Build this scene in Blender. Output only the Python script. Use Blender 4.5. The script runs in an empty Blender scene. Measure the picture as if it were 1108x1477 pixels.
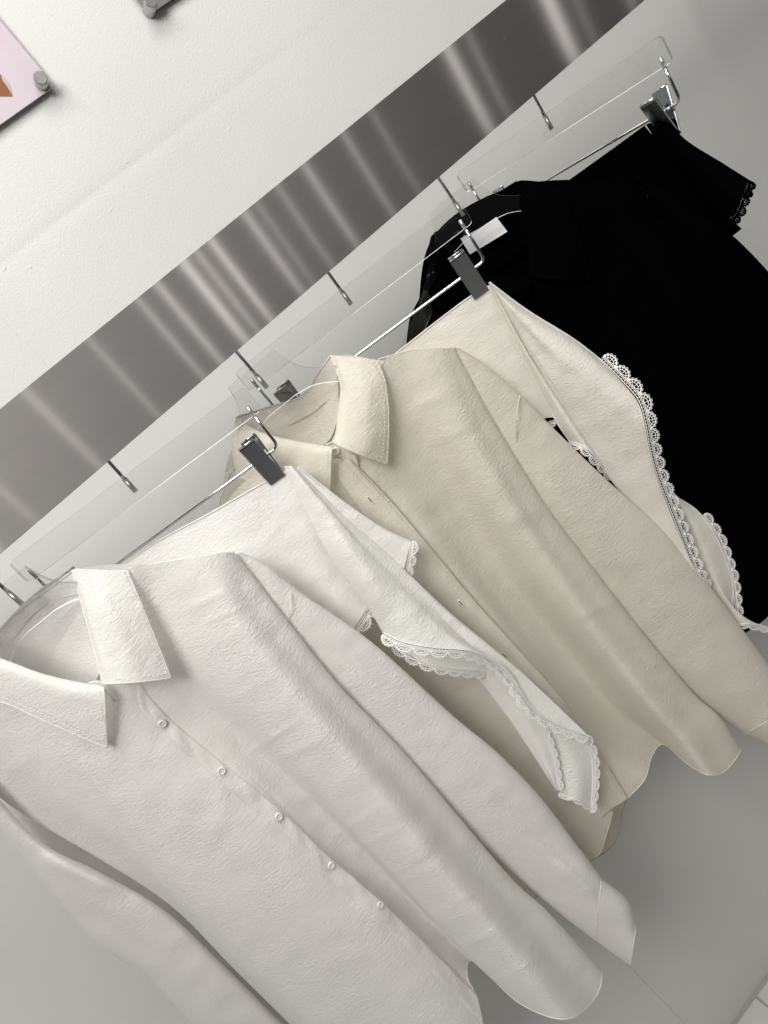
import bpy, math, random
import numpy as np
from math import radians as rad

# ------------------------------------------------------------------ camera / light
SC = bpy.context.scene
COL = SC.collection
YAW, PITCH, ROLL = rad(12.64), rad(18.896), rad(40.25)
FPX, PW, PH = 1030.0, 1108.0, 1477.0
CH = 1.8
CD = CH * .58893
RAIL = .24                                   # rail stands this far off the wall
CAM = np.array([0., -CD, CH])
_F = np.array([math.sin(YAW)*math.cos(PITCH), math.cos(YAW)*math.cos(PITCH), -math.sin(PITCH)])
_r = np.array([math.cos(YAW), -math.sin(YAW), 0.])
_u = np.cross(_r, _F)
_X = math.cos(ROLL)*_r - math.sin(ROLL)*_u
_Y = -math.cos(ROLL)*_u - math.sin(ROLL)*_r
import mathutils
cd = bpy.data.cameras.new('camera')
cam = bpy.data.objects.new('camera', cd)
COL.objects.link(cam)
M = mathutils.Matrix(((_X[0], -_Y[0], -_F[0], CAM[0]), (_X[1], -_Y[1], -_F[1], CAM[1]),
                      (_X[2], -_Y[2], -_F[2], CAM[2]), (0, 0, 0, 1)))
cam.matrix_world = M
cd.sensor_fit = 'VERTICAL'
cd.sensor_height = 24.0
cd.lens = 24.0*FPX/PH
cd.clip_start, cd.clip_end = .02, 60
SC.camera = cam

world = bpy.data.worlds.new('World')
SC.world = world
world.use_nodes = True
wn = world.node_tree
bg = wn.nodes['Background']
tc = wn.nodes.new('ShaderNodeTexCoord')
sp = wn.nodes.new('ShaderNodeSeparateXYZ')
wr = wn.nodes.new('ShaderNodeValToRGB')      # pale ceiling above, grey room around, dim floor below
mr = wn.nodes.new('ShaderNodeMapRange')
mr.inputs[1].default_value = -1
wn.links.new(tc.outputs['Generated'], sp.inputs[0])
wn.links.new(sp.outputs[2], mr.inputs[0])
wn.links.new(mr.outputs[0], wr.inputs[0])
wn.links.new(wr.outputs[0], bg.inputs[0])
e = wr.color_ramp.elements
e[0].position, e[0].color = .34, (.05, .048, .046, 1)
e[1].position, e[1].color = .53, (.42, .415, .41, 1)
e2 = wr.color_ramp.elements.new(.92)
e2.color = (.58, .58, .57, 1)
bg.inputs[1].default_value = .28

def area(name, loc, target, sx, sy, power, col=(1, .974, .938)):
    l = bpy.data.lights.new(name, 'AREA')
    l.shape, l.size, l.size_y, l.energy, l.color = 'RECTANGLE', sx, sy, power, col
    o = bpy.data.objects.new(name, l)
    COL.objects.link(o)
    o.location = loc
    d = mathutils.Vector(target) - mathutils.Vector(loc)
    o.rotation_euler = d.to_track_quat('-Z', 'Y').to_euler()
    return o
area('ceiling_light', (.25, -1.0, 3.3), (.35, -.3, 1.3), 1.9, .6, 33)
area('ceiling_light', (-.70, -1.75, 3.1), (.05, -.3, 1.2), .9, .8, 42)
# slim unseen lamps added behind the camera to make streaks in the brushed steel
for x, w_, p in [(-.75, .05, .9), (-.52, .02, .3), (-.1, .04, .5), (.30, .02, .35), (.62, .02, .5), (.75, .03, .8), (.93, .04, 1.4), (1.02, .02, .6), (1.12, .03, 1.1),
                 (1.36, .03, .8), (1.45, .015, .3), (1.60, .02, .4), (1.80, .03, .7), (2.1, .02, .5), (2.32, .015, .3), (2.95, .06, 1.6), (3.12, .02, .4),
                 (3.75, .08, 2.6), (3.95, .02, .4), (4.35, .04, .8)]:
    area('added_streak_light', (x, -3.4, 2.35), (x*.9, 0, 1.75), w_, 1.5, p*.5)

SC.view_settings.view_transform = 'Standard'
SC.view_settings.look = 'None'
SC.view_settings.exposure = 0
SC.view_settings.gamma = 1
SC.render.engine = 'CYCLES'
cy = SC.cycles
cy.use_denoising = True
cy.denoiser = 'OPENIMAGEDENOISE'
cy.denoising_prefilter = 'ACCURATE'
cy.max_bounces = 10
cy.transparent_max_bounces = 24
cy.transmission_bounces = 8
cy.caustics_reflective = False
cy.caustics_refractive = False
cy.sample_clamp_indirect = 4

# ------------------------------------------------------------------ helpers
def rays(p):
    p = np.asarray(p, float)
    return (_X*((p[..., 0:1]-PW/2)/FPX) + _Y*((p[..., 1:2]-PH/2)/FPX) + _F)

def on_wall(p, y=0.):
    v = rays(np.array(p, float))
    return CAM + v*((y-CAM[1])/v[1])

class Frame:
    """A hanger's own upright plane: u along the hanger, n out of its front, z up."""
    def __init__(s, hookpx, theta):
        s.th = rad(theta)
        s.hook = on_wall(hookpx, -RAIL)
        s.O = np.array([s.hook[0], -RAIL, 0.])
        s.U = np.array([math.cos(s.th), -math.sin(s.th), 0.])
        s.N = np.array([-math.sin(s.th), -math.cos(s.th), 0.])
    def P(s, px, n):
        """pixel + distance in front of the hanger plane -> local point (u, -n, z)"""
        v = rays(px)
        n = np.asarray(n, float)
        t = (((s.O-CAM) @ s.N) + n)/(v @ s.N)
        W = CAM + v*t[..., None]
        return np.stack([(W-s.O) @ s.U, -((W-s.O) @ s.N), W[..., 2]-s.hook[2]], -1)
    def empty(s, name, label, cat, group=None):
        o = bpy.data.objects.new(name, None)
        o.empty_display_size = .03
        COL.objects.link(o)
        o.location = tuple(s.hook)
        o.rotation_euler = (0, 0, -s.th)
        tag(o, label, cat, group)
        return o

def tag(o, label=None, cat=None, group=None, kind=None):
    if label: o['label'] = label
    if cat: o['category'] = cat
    if group: o['group'] = group
    if kind: o['kind'] = kind
    return o

def mesh(name, v, f, mat, parent=None, smooth=True, mats=None, midx=None):
    m = bpy.data.meshes.new(name)
    m.from_pydata([tuple(map(float, p)) for p in v], [], [tuple(map(int, q)) for q in f])
    for k in (mats or [mat]): m.materials.append(k)
    if midx is not None: m.polygons.foreach_set('material_index', np.asarray(midx, np.int32))
    if smooth: m.polygons.foreach_set('use_smooth', np.ones(len(m.polygons), bool))
    m.update()
    o = bpy.data.objects.new(name, m)
    COL.objects.link(o)
    o.parent = parent
    return o

class MB:
    def __init__(s): s.v, s.f = [], []
    def add(s, v, f):
        b = len(s.v)
        s.v += [tuple(p) for p in v]
        s.f += [tuple(i+b for i in q) for q in f]
        return s
    def box(s, a, b):
        (x0, y0, z0), (x1, y1, z1) = a, b
        return s.add([(x0, y0, z0), (x1, y0, z0), (x1, y1, z0), (x0, y1, z0), (x0, y0, z1), (x1, y0, z1), (x1, y1, z1), (x0, y1, z1)],
                     [(0, 3, 2, 1), (4, 5, 6, 7), (0, 1, 5, 4), (1, 2, 6, 5), (2, 3, 7, 6), (3, 0, 4, 7)])
    def tube(s, pts, r, k=8, closed=False, cap=True):
        P = np.asarray(pts, float)
        n = len(P)
        T = np.gradient(P, axis=0) if not closed else np.roll(P, -1, 0)-np.roll(P, 1, 0)
        T /= np.linalg.norm(T, axis=1)[:, None]+1e-12
        ref = np.array([0.31, .87, .38])
        rr = np.broadcast_to(np.asarray(r, float), (n,))
        a = np.cross(T, ref); a /= np.linalg.norm(a, axis=1)[:, None]+1e-12
        b = np.cross(T, a)
        ang = np.arange(k)*2*math.pi/k
        V = P[:, None, :] + rr[:, None, None]*(np.cos(ang)[None, :, None]*a[:, None, :]+np.sin(ang)[None, :, None]*b[:, None, :])
        f = []
        for i in range(n if closed else n-1):
            j = (i+1) % n
            for q in range(k):
                w = (q+1) % k
                f.append((i*k+q, i*k+w, j*k+w, j*k+q))
        if cap and not closed:
            f.append(tuple(range(k))[::-1]); f.append(tuple((n-1)*k+q for q in range(k)))
        return s.add(V.reshape(-1, 3), f)
    def build(s, name, mat, parent=None, smooth=True): return mesh(name, s.v, s.f, mat, parent, smooth)

def cr(P, t):
    """Catmull-Rom through P, sampled at t in 0..1 by chord length"""
    P = np.asarray(P, float)
    if len(P) == 1: return np.repeat(P, len(t), 0)
    d = np.r_[0, np.cumsum(np.linalg.norm(np.diff(P[:, :2], axis=0), axis=1)**.75+1e-9)]
    d /= d[-1]
    Q = np.vstack([2*P[0]-P[1], P, 2*P[-1]-P[-2]])
    i = np.clip(np.searchsorted(d, t, 'right')-1, 0, len(P)-2)
    w = ((t-d[i])/(d[i+1]-d[i]))[:, None]
    p0, p1, p2, p3 = Q[i], Q[i+1], Q[i+2], Q[i+3]
    return .5*(2*p1+(p2-p0)*w+(2*p0-5*p1+4*p2-p3)*w*w+(3*p1-p0-3*p2+p3)*w**3)

def rib(pts, d0, d1, ease=1.0, dm=None):
    """pixel polyline with a depth running from d0 (top) to d1 (bottom)"""
    P = np.asarray(pts, float)
    k = np.r_[0, np.cumsum(np.linalg.norm(np.diff(P, axis=0), axis=1))]
    k /= k[-1]
    d = d0+(d1-d0)*k**ease
    if dm is not None: d = d + dm*np.sin(np.pi*k)
    return np.c_[P, d]

def wrinkle(px, seed, amp, wl, ang=0., stretch=3.):
    """smooth random ripples in the cloth, longer along ang (degrees in the picture's own cloth grain)"""
    rg = np.random.default_rng(seed)
    out = np.zeros(px.shape[:-1])
    for k in range(26):
        a = rad(ang+rg.normal()*26)
        L = wl*rg.uniform(.6, 1.9)
        c, s = math.cos(a), math.sin(a)
        A = px[..., 0]*c+px[..., 1]*s
        B = -px[..., 0]*s+px[..., 1]*c
        ph, ph2 = rg.uniform(0, 6.28, 2)
        out += np.sin(B*6.283/L+ph+.9*np.sin(A*6.283/(L*stretch)+ph2))*np.sin(A*6.283/(L*stretch*1.7)+ph2*2)**2*(L/wl)
    return out*amp/4.

def creases(px, lines):
    out = np.zeros(px.shape[:-1])
    for (a, b, amp, w) in lines:
        a, b = np.array(a, float), np.array(b, float)
        ab = b-a
        t = ((px-a) @ ab)/(ab @ ab)
        d = np.linalg.norm(px-(a+np.clip(t, 0, 1)[..., None]*ab), axis=-1)
        out += amp*np.exp(-(d/w)**2)*np.clip(1.15-np.abs(2*t-1)**2, 0, 1)
    return out

def loft(fr, ribs, ns=60, nt=110, closed=False, disp=None):
    """surface through pixel/depth ribs, smooth across and along. Returns (points[nt,ns,3], px)"""
    t = np.linspace(0, 1, nt)
    C = np.stack([cr(r_, t) for r_ in ribs])                 # rib, t, 3
    n = len(ribs)
    if closed:
        idx = np.linspace(0, n, ns, endpoint=False)
        i = np.floor(idx).astype(int); w = (idx-i)[:, None, None]
        p0, p1, p2, p3 = C[(i-1) % n], C[i % n], C[(i+1) % n], C[(i+2) % n]
    else:
        Q = np.concatenate([2*C[:1]-C[1:2], C, 2*C[-1:]-C[-2:-1]])
        idx = np.linspace(0, n-1, ns)
        i = np.minimum(np.floor(idx).astype(int), n-2); w = (idx-i)[:, None, None]
        p0, p1, p2, p3 = Q[i], Q[i+1], Q[i+2], Q[i+3]
    G = .5*(2*p1+(p2-p0)*w+(2*p0-5*p1+4*p2-p3)*w*w+(3*p1-p0-3*p2+p3)*w**3)
    G = G.transpose(1, 0, 2)
    d = G[..., 2]
    if disp is not None: d = d+disp(G[..., :2])
    return fr.P(G[..., :2], d), G

def grid_faces(nt, ns, closed=False):
    f = []
    for a in range(nt-1):
        for b in range(ns if closed else ns-1):
            c_ = (b+1) % ns
            f.append((a*ns+b, (a+1)*ns+b, (a+1)*ns+c_, a*ns+c_))
    return f

def cloth(name, fr, ribs, mat, parent, ns=60, nt=110, closed=False, disp=None, edges='', er=.0011):
    P, G = loft(fr, ribs, ns, nt, closed, disp)
    mb = MB()
    mb.add(P.reshape(-1, 3), grid_faces(nt, ns, closed))
    # turned hems: a thin rounded roll along the free edges
    if 'b' in edges: mb.tube(P[-1], er, 6, closed)
    if 't' in edges: mb.tube(P[0], er, 6, closed)
    if 'l' in edges: mb.tube(P[:, 0], er, 6)
    if 'r' in edges: mb.tube(P[:, -1], er, 6)
    o = mb.build(name, mat, parent)
    return o, P, G

def sleeve_ribs(Lp, Rp, n0, n1, a0, a1, k=10, flat=1.0, skew=0.):
    """tube between two traced silhouettes: centre depth n0..n1, half thickness a0..a1"""
    t = np.linspace(0, 1, 24)
    L, R_ = cr(np.c_[np.array(Lp, float), np.zeros(len(Lp))], t)[:, :2], cr(np.c_[np.array(Rp, float), np.zeros(len(Rp))], t)[:, :2]
    out = []
    for i in range(k):
        ph = 2*math.pi*i/k
        s = .5-.5*math.cos(ph)
        si = math.sin(ph)
        px = L+(R_-L)*s
        d = (n0+(n1-n0)*t)+(a0+(a1-a0)*t)*(abs(si)**flat)*math.copysign(1, si)+skew*(s-.5)
        out.append(np.c_[px, d])
    return out

# ------------------------------------------------------------------ materials
def nt_new(name):
    m = bpy.data.materials.new(name)
    m.use_nodes = True
    n = m.node_tree
    n.nodes.clear()
    out = n.nodes.new('ShaderNodeOutputMaterial')
    return m, n, out

def pset(b, **k):
    for a, v in k.items(): b.inputs[a.replace('_', ' ')].default_value = v

def fabric(name, col, col2, trans=.16, bump=.5, rough=.85, crinkle=1., sheen=.15, spec=.15):
    m, n, out = nt_new(name)
    N, L = n.nodes.new, n.links.new
    tcn = N('ShaderNodeTexCoord')
    mp = N('ShaderNodeMapping'); mp.inputs['Scale'].default_value = (140*crinkle, 140*crinkle, 400*crinkle)
    mp.inputs['Rotation'].default_value = (0, .18, 0)
    L(tcn.outputs['Object'], mp.inputs[0])
    n1 = N('ShaderNodeTexNoise'); n1.inputs['Scale'].default_value = 1.; n1.inputs['Detail'].default_value = 3.5
    n1.inputs['Roughness'].default_value = .55; n1.inputs['Distortion'].default_value = 1.1
    L(mp.outputs[0], n1.inputs['Vector'])
    n2 = N('ShaderNodeTexNoise'); n2.inputs['Scale'].default_value = 9.; n2.inputs['Detail'].default_value = 2
    L(tcn.outputs['Object'], n2.inputs['Vector'])
    n3 = N('ShaderNodeTexNoise'); n3.inputs['Scale'].default_value = 900.; n3.inputs['Detail'].default_value = 1
    L(tcn.outputs['Object'], n3.inputs['Vector'])
    amp = N('ShaderNodeMapRange'); amp.inputs[1].default_value = .3; amp.inputs[2].default_value = .7
    amp.inputs[3].default_value = .35; amp.inputs[4].default_value = 1.25
    L(n2.outputs[0], amp.inputs[0])
    mu = N('ShaderNodeMath'); mu.operation = 'MULTIPLY'
    L(n1.outputs[0], mu.inputs[0]); L(amp.outputs[0], mu.inputs[1])
    ad = N('ShaderNodeMath'); ad.operation = 'MULTIPLY_ADD'; ad.inputs[1].default_value = .10
    L(n3.outputs[0], ad.inputs[0]); L(mu.outputs[0], ad.inputs[2])
    bp = N('ShaderNodeBump'); bp.inputs['Strength'].default_value = bump; bp.inputs['Distance'].default_value = .0032
    L(ad.outputs[0], bp.inputs['Height'])
    mx = N('ShaderNodeMix'); mx.data_type = 'RGBA'
    mx.inputs[6].default_value = (*col, 1); mx.inputs[7].default_value = (*col2, 1)
    L(n2.outputs[0], mx.inputs[0])
    b = N('ShaderNodeBsdfPrincipled')
    pset(b, Roughness=rough, Specular_IOR_Level=spec, Sheen_Weight=sheen, Sheen_Roughness=.5)
    L(mx.outputs[2], b.inputs['Base Color']); L(bp.outputs[0], b.inputs['Normal'])
    if trans > 0:
        tr = N('ShaderNodeBsdfTranslucent')
        L(mx.outputs[2], tr.inputs[0]); L(bp.outputs[0], tr.inputs[1])
        ms = N('ShaderNodeMixShader'); ms.inputs[0].default_value = trans
        L(b.outputs[0], ms.inputs[1]); L(tr.outputs[0], ms.inputs[2])
        L(ms.outputs[0], out.inputs[0])
    else:
        L(b.outputs[0], out.inputs[0])
    return m

def plain(name, col, rough=.5, metal=0., bump=0., scale=200., spec=.5, var=0.):
    m, n, out = nt_new(name)
    N, L = n.nodes.new, n.links.new
    b = N('ShaderNodeBsdfPrincipled')
    pset(b, Roughness=rough, Metallic=metal, Specular_IOR_Level=spec)
    b.inputs['Base Color'].default_value = (*col, 1)
    tcn = N('ShaderNodeTexCoord')
    nz = N('ShaderNodeTexNoise'); nz.inputs['Scale'].default_value = scale; nz.inputs['Detail'].default_value = 3
    L(tcn.outputs['Object'], nz.inputs['Vector'])
    if bump:
        bp = N('ShaderNodeBump'); bp.inputs['Strength'].default_value = bump; bp.inputs['Distance'].default_value = .001
        L(nz.outputs[0], bp.inputs['Height']); L(bp.outputs[0], b.inputs['Normal'])
    mr_ = N('ShaderNodeMapRange'); mr_.inputs[3].default_value = max(0, rough-.05-var); mr_.inputs[4].default_value = min(1, rough+.05+var)
    L(nz.outputs[0], mr_.inputs[0]); L(mr_.outputs[0], b.inputs['Roughness'])
    L(b.outputs[0], out.inputs[0])
    return m

def wall_mat():
    m, n, out = nt_new('wall_paint')
    N, L = n.nodes.new, n.links.new
    b = N('ShaderNodeBsdfPrincipled')
    pset(b, Roughness=.62, Specular_IOR_Level=.25)
    tcn = N('ShaderNodeTexCoord')
    a = N('ShaderNodeTexNoise'); a.inputs['Scale'].default_value = 330; a.inputs['Detail'].default_value = 2
    c = N('ShaderNodeTexNoise'); c.inputs['Scale'].default_value = 2.2; c.inputs['Detail'].default_value = 4
    L(tcn.outputs['Object'], a.inputs['Vector']); L(tcn.outputs['Object'], c.inputs['Vector'])
    bp = N('ShaderNodeBump'); bp.inputs['Strength'].default_value = .38; bp.inputs['Distance'].default_value = .001
    L(a.outputs[0], bp.inputs['Height'])
    rp = N('ShaderNodeValToRGB')
    rp.color_ramp.elements[0].color = (.585, .585, .572, 1); rp.color_ramp.elements[1].color = (.63, .63, .618, 1)
    rp.color_ramp.elements[0].position = .3; rp.color_ramp.elements[1].position = .7
    L(c.outputs[0], rp.inputs[0]); L(rp.outputs[0], b.inputs['Base Color']); L(bp.outputs[0], b.inputs['Normal'])
    L(b.outputs[0], out.inputs[0])
    return m

def brushed():
    m, n, out = nt_new('brushed_steel')
    N, L = n.nodes.new, n.links.new
    tcn = N('ShaderNodeTexCoord')
    mp = N('ShaderNodeMapping'); mp.inputs['Scale'].default_value = (5, 5, 2600)
    L(tcn.outputs['Object'], mp.inputs[0])
    a = N('ShaderNodeTexNoise'); a.inputs['Scale'].default_value = 1.; a.inputs['Detail'].default_value = 3
    L(mp.outputs[0], a.inputs['Vector'])
    rp = N('ShaderNodeValToRGB')
    rp.color_ramp.elements[0].color = (.31, .298, .292, 1); rp.color_ramp.elements[1].color = (.41, .393, .385, 1)
    L(a.outputs[0], rp.inputs[0])
    tg = N('ShaderNodeTangent'); tg.direction_type = 'UV_MAP'
    lobes = []
    for r0, r1, an in ((.52, .62, .6), (.085, .13, .97)):
        b = N('ShaderNodeBsdfPrincipled')
        pset(b, Metallic=1., Anisotropic=an, Anisotropic_Rotation=.25)
        rr = N('ShaderNodeMapRange'); rr.inputs[3].default_value = r0; rr.inputs[4].default_value = r1
        L(a.outputs[0], rr.inputs[0]); L(rr.outputs[0], b.inputs['Roughness'])
        L(rp.outputs[0], b.inputs['Base Color']); L(tg.outputs[0], b.inputs['Tangent'])
        lobes.append(b)
    ms = N('ShaderNodeMixShader'); ms.inputs[0].default_value = .5
    L(lobes[0].outputs[0], ms.inputs[1]); L(lobes[1].outputs[0], ms.inputs[2])
    L(ms.outputs[0], out.inputs[0])
    return m

def acrylic(name, edge=False, k=.5):
    m, n, out = nt_new(name)
    N, L = n.nodes.new, n.links.new
    t = N('ShaderNodeBsdfTransparent')
    g = N('ShaderNodeBsdfGlossy'); g.inputs['Roughness'].default_value = .03 if not edge else .18
    mx = N('ShaderNodeMixShader')
    if edge:                                     # sawn edges; at high k whitened in place of piped light
        t.inputs[0].default_value = (.80, .82, .82, 1)
        d = N('ShaderNodeBsdfTranslucent' if k < .6 else 'ShaderNodeBsdfDiffuse'); d.inputs[0].default_value = (.95, .96, .96, 1)
        d2 = N('ShaderNodeMixShader'); d2.inputs[0].default_value = .6 if k < .6 else .9
        L(g.outputs[0], d2.inputs[1]); L(d.outputs[0], d2.inputs[2])
        mx.inputs[0].default_value = k
        L(t.outputs[0], mx.inputs[1]); L(d2.outputs[0], mx.inputs[2])
    else:
        t.inputs[0].default_value = (.985, .985, .985, 1)
        lw = N('ShaderNodeLayerWeight')              # same reflectance on both sides of the sheet
        pw = N('ShaderNodeMath'); pw.operation = 'POWER'; pw.inputs[1].default_value = 5.
        ma = N('ShaderNodeMath'); ma.operation = 'MULTIPLY_ADD'; ma.inputs[1].default_value = .8; ma.inputs[2].default_value = .035
        lw.inputs[0].default_value = .5
        L(lw.outputs['Facing'], pw.inputs[0]); L(pw.outputs[0], ma.inputs[0]); L(ma.outputs[0], mx.inputs[0])
        L(t.outputs[0], mx.inputs[1]); L(g.outputs[0], mx.inputs[2])
    L(mx.outputs[0], out.inputs[0])
    return m

def lace_mat(name, col):
    return plain(name, col, .8, spec=.2)

M_WALL = wall_mat()
M_STEEL = brushed()
M_CHROME = plain('polished_chrome', (.62, .63, .64), .07, 1.)
M_CHROME2 = plain('smoked_chrome_plate', (.30, .32, .335), .16, 1., var=.03)
M_ACR = acrylic('clear_acrylic')
M_EDGE = acrylic('acrylic_edge', True)
M_EDGEL = acrylic('acrylic_piped_light_edge', True, .92)  # lower edges coloured white, standing in for light piped through the sheet
M_FROST = plain('rod_tip_in_acrylic', (.42, .42, .41), .35, .8)
M_WHITE = fabric('white_crepe_cotton', (.845, .825, .80), (.885, .87, .85), .34, .62)
M_CREAM = fabric('cream_crepe_cotton', (.745, .715, .62), (.80, .77, .69), .32, .62)
M_SHAWLW = fabric('pale_ivory_crepe', (.84, .83, .80), (.88, .875, .85), .24, .55)
M_SHAWLC = fabric('ivory_crepe', (.77, .74, .66), (.82, .795, .73), .2, .5)
M_BLACK = fabric('black_crepe_cotton', (.0009, .0009, .001), (.0013, .0013, .0014), 0, .3, .95, sheen=0, spec=.0)
M_LACEW = lace_mat('white_cotton_lace', (.86, .86, .84))
M_LACEC = lace_mat('ivory_cotton_lace', (.84, .83, .80))
M_LACEB = plain('black_cotton_lace', (.0015, .0015, .0015), .95, spec=0.)
M_THREADW = plain('white_thread', (.82, .81, .79), .8)
M_THREADC = plain('cream_thread', (.74, .70, .60), .8)
M_BUTW = plain('white_shell_button', (.66, .64, .62), .45)
M_BUTC = plain('cream_shell_button', (.76, .72, .62), .25)
M_HOLE = plain('buttonhole_gap', (.16, .13, .09), .9)
M_TAG = plain('blank_white_label', (.72, .72, .72), .8, bump=.3, scale=500)
M_DARK = plain('dark_gap', (.03, .03, .03), .9)

# ------------------------------------------------------------------ setting: wall, floor
def build_wall():
    zs = [-.06, 0.0, .3, .8, 1.2, 1.6, 1.9, 2.0]
    zg = 2.0322
    prof = [(-.020, 0), (-.010, .0001), (-.004, .0006), (0, .0009), (.003, .0007), (.008, .0001), (.018, 0)]
    zz = [(z, 0.) for z in zs]+[(zg+a, b) for a, b in prof]+[(2.1, 0), (2.4, 0), (2.9, 0), (3.6, 0)]
    for nm, x0, x1 in (('wall', -4., .0168), ('wall', .0173, 4.2)):
        xs = np.unique(np.r_[np.linspace(x0, x1, 40)])
        v = []
        for z, d in zz:
            for x in xs:
                k = .55+.45*math.sin(x*5.1+1.)*math.sin(x*2.3)
                v.append((x, d*k, z+.0012*math.sin(x*7)))
        yield mesh(nm, v, [(a*len(xs)+b, a*len(xs)+b+1, (a+1)*len(xs)+b+1, (a+1)*len(xs)+b) for a in range(len(zz)-1) for b in range(len(xs)-1)], M_WALL)
wl = list(build_wall())
for o in wl: tag(o, kind='structure')
gap = mesh('wall_joint', *(lambda b: (b.v, b.f))(MB().box((.0150, .004, -.05), (.0190, .006, 3.5))), M_WALL, wl[0], False)
# the joint only shows low down: filled and painted over above
fill = mesh('joint_filler', *(lambda b: (b.v, b.f))(MB().box((.0155, .0002, .50), (.0185, .0035, 3.5))), M_WALL, wl[0], False)
# specks of filler and paint bumps on the wall
def blob(px, r, seed):
    r *= .6
    p = on_wall(px)
    rg = np.random.default_rng(seed)
    v = [(p[0], -.0005*min(1, r/.004), p[2])]
    k = 14
    for q, (s, h_) in enumerate(((.45, .00028), (.8, .0001), (1.15, -.0003))):
        for i in range(k):
            a = 6.283*i/k
            rr = r*s*(1+.25*math.sin(a*2+seed)+.1*rg.normal())
            v.append((p[0]+rr*math.cos(a)*1.3, -h_*min(1, r/.004), p[2]+rr*math.sin(a)*.7))
    f = [(0, 1+i, 1+(i+1) % k) for i in range(k)]
    for q in range(2):
        f += [(1+q*k+i, 1+(q+1)*k+i, 1+(q+1)*k+(i+1) % k, 1+q*k+(i+1) % k) for i in range(k)]
    mesh('paint_bump', v, f, M_WALL, wl[1] if p[0] > .017 else wl[0])
for i, (p, r) in enumerate([((331, 186), .005), ((160, 303), .005), ((42, 386), .0055), ((183, 234), .003), ((188, 203), .0018),
                            ((110, 219), .0015), ((955, 34), .004), ((6, 388), .004), ((470, 60), .002)]): blob(p, r, i)

tile = plain('floor_tile_glaze', (.62, .61, .59), .45, bump=.2, scale=60)
grout = plain('grout', (.42, .41, .39), .9, bump=.4)
fl = tag(mesh('floor', [(-5, -6, -.006), (5, -6, -.006), (5, .3, -.006), (-5, .3, -.006)], [(0, 1, 2, 3)], grout, None, False), kind='structure')
def tile_mesh():
    b, s = .0022, .30
    h = s/2-.0016
    v = [(-h, -h, -.006), (h, -h, -.006), (h, h, -.006), (-h, h, -.006), (-h, -h, -b), (h, -h, -b), (h, h, -b), (-h, h, -b),
         (-h+b, -h+b, 0), (h-b, -h+b, 0), (h-b, h-b, 0), (-h+b, h-b, 0)]
    f = [(8, 9, 10, 11)]
    for i in range(4):
        j = (i+1) % 4
        f += [(i, j, j+4, i+4), (i+4, j+4, j+8, i+8)]
    m = bpy.data.meshes.new('floor_tile')
    m.from_pydata(v, [], f)
    m.materials.append(tile)
    return m
TM = tile_mesh()
for ix in range(-5, 6):
    for iy in range(5):
        o = bpy.data.objects.new('floor_tile', TM)
        COL.objects.link(o)
        o.parent = fl
        o.location = (.02+ix*.30, -.155-iy*.30, 0)

# posters held off the wall by steel buttons
def poster_panel(label, x0, x1, z0, z1, mat, pins, art=None):
    root = bpy.data.objects.new('wall_poster', None)
    COL.objects.link(root)
    root.location = ((x0+x1)/2, 0, z0)
    tag(root, label, 'poster')
    ox, oz = (x0+x1)/2, z0
    b = MB().box((x0-ox, -.0085, 0), (x1-ox, -.0060, z1-z0))
    b.build('panel', mat, root, False)
    if art: art(root, ox, oz)
    for (px, pz) in pins:
        mb = MB()
        prof = [(.0, -.0265), (.0074, -.0265), (.0082, -.0257), (.0084, -.0195), (.0080, -.0190), (.0080, -.0180), (.0084, -.0175), (.0084, -.0140), (.0084, 0.0)]
        k = 28
        v, f = [], []
        for (r_, y_) in prof:
            for i in range(k):
                v.append((px-ox+r_*math.cos(6.283*i/k), y_, pz-oz+r_*math.sin(6.283*i/k)))
        for a in range(len(prof)-1):
            for i in range(k):
                j = (i+1) % k
                f.append((a*k+i, a*k+j, (a+1)*k+j, (a+1)*k+i))
        mb.add(v, f)
        o = mb.build('standoff', M_PIN, root)
        md = o.modifiers.new('edge', 'EDGE_SPLIT'); md.split_angle = rad(40)
M_PIN = plain('satin_steel_pin', (.50, .49, .47), .32, 1.)
def poster_mat():
    m, n, out = nt_new('lilac_print')
    N, L = n.nodes.new, n.links.new
    b = N('ShaderNodeBsdfPrincipled'); pset(b, Roughness=.35)
    tcn = N('ShaderNodeTexCoord')
    nz = N('ShaderNodeTexNoise'); nz.inputs['Scale'].default_value = 9; nz.inputs['Detail'].default_value = 3
    L(tcn.outputs['Object'], nz.inputs['Vector'])
    rp = N('ShaderNodeValToRGB')
    rp.color_ramp.elements[0].color = (.46, .415, .45, 1); rp.color_ramp.elements[1].color = (.54, .475, .52, 1)
    rp.color_ramp.elements[0].position = .35; rp.color_ramp.elements[1].position = .65
    L(nz.outputs[0], rp.inputs[0]); L(rp.outputs[0], b.inputs['Base Color']); L(b.outputs[0], out.inputs[0])
    return m
M_POST = poster_mat()
M_PRINT = plain('brown_print', (.22, .075, .035), .4, var=.1)
M_PRINT2 = plain('pale_print', (.50, .38, .35), .4)
M_GREYP = plain('grey_plate', (.36, .36, .36), .35, .85, var=.05)
def art(root, ox, oz):
    def flat(name, px, mat, y):
        P = [on_wall(p, y) for p in px]
        mesh(name, [(p[0]-ox, y, p[2]-oz) for p in P], [tuple(range(len(P)))], mat, root, False)
    flat('printed_figure', [(18, 139), (12, 122), (3, 108), (-40, 90), (-70, 125), (-30, 160), (0, 139)], M_PRINT, -.0089)
    flat('printed_highlight', [(18, 138), (13, 121), (5, 110), (1, 107), (4, 116), (10, 124)], M_PRINT2, -.0093)
pc = on_wall((79, 124), -.0085)
pp = on_wall((59, 115), -.02)
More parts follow.
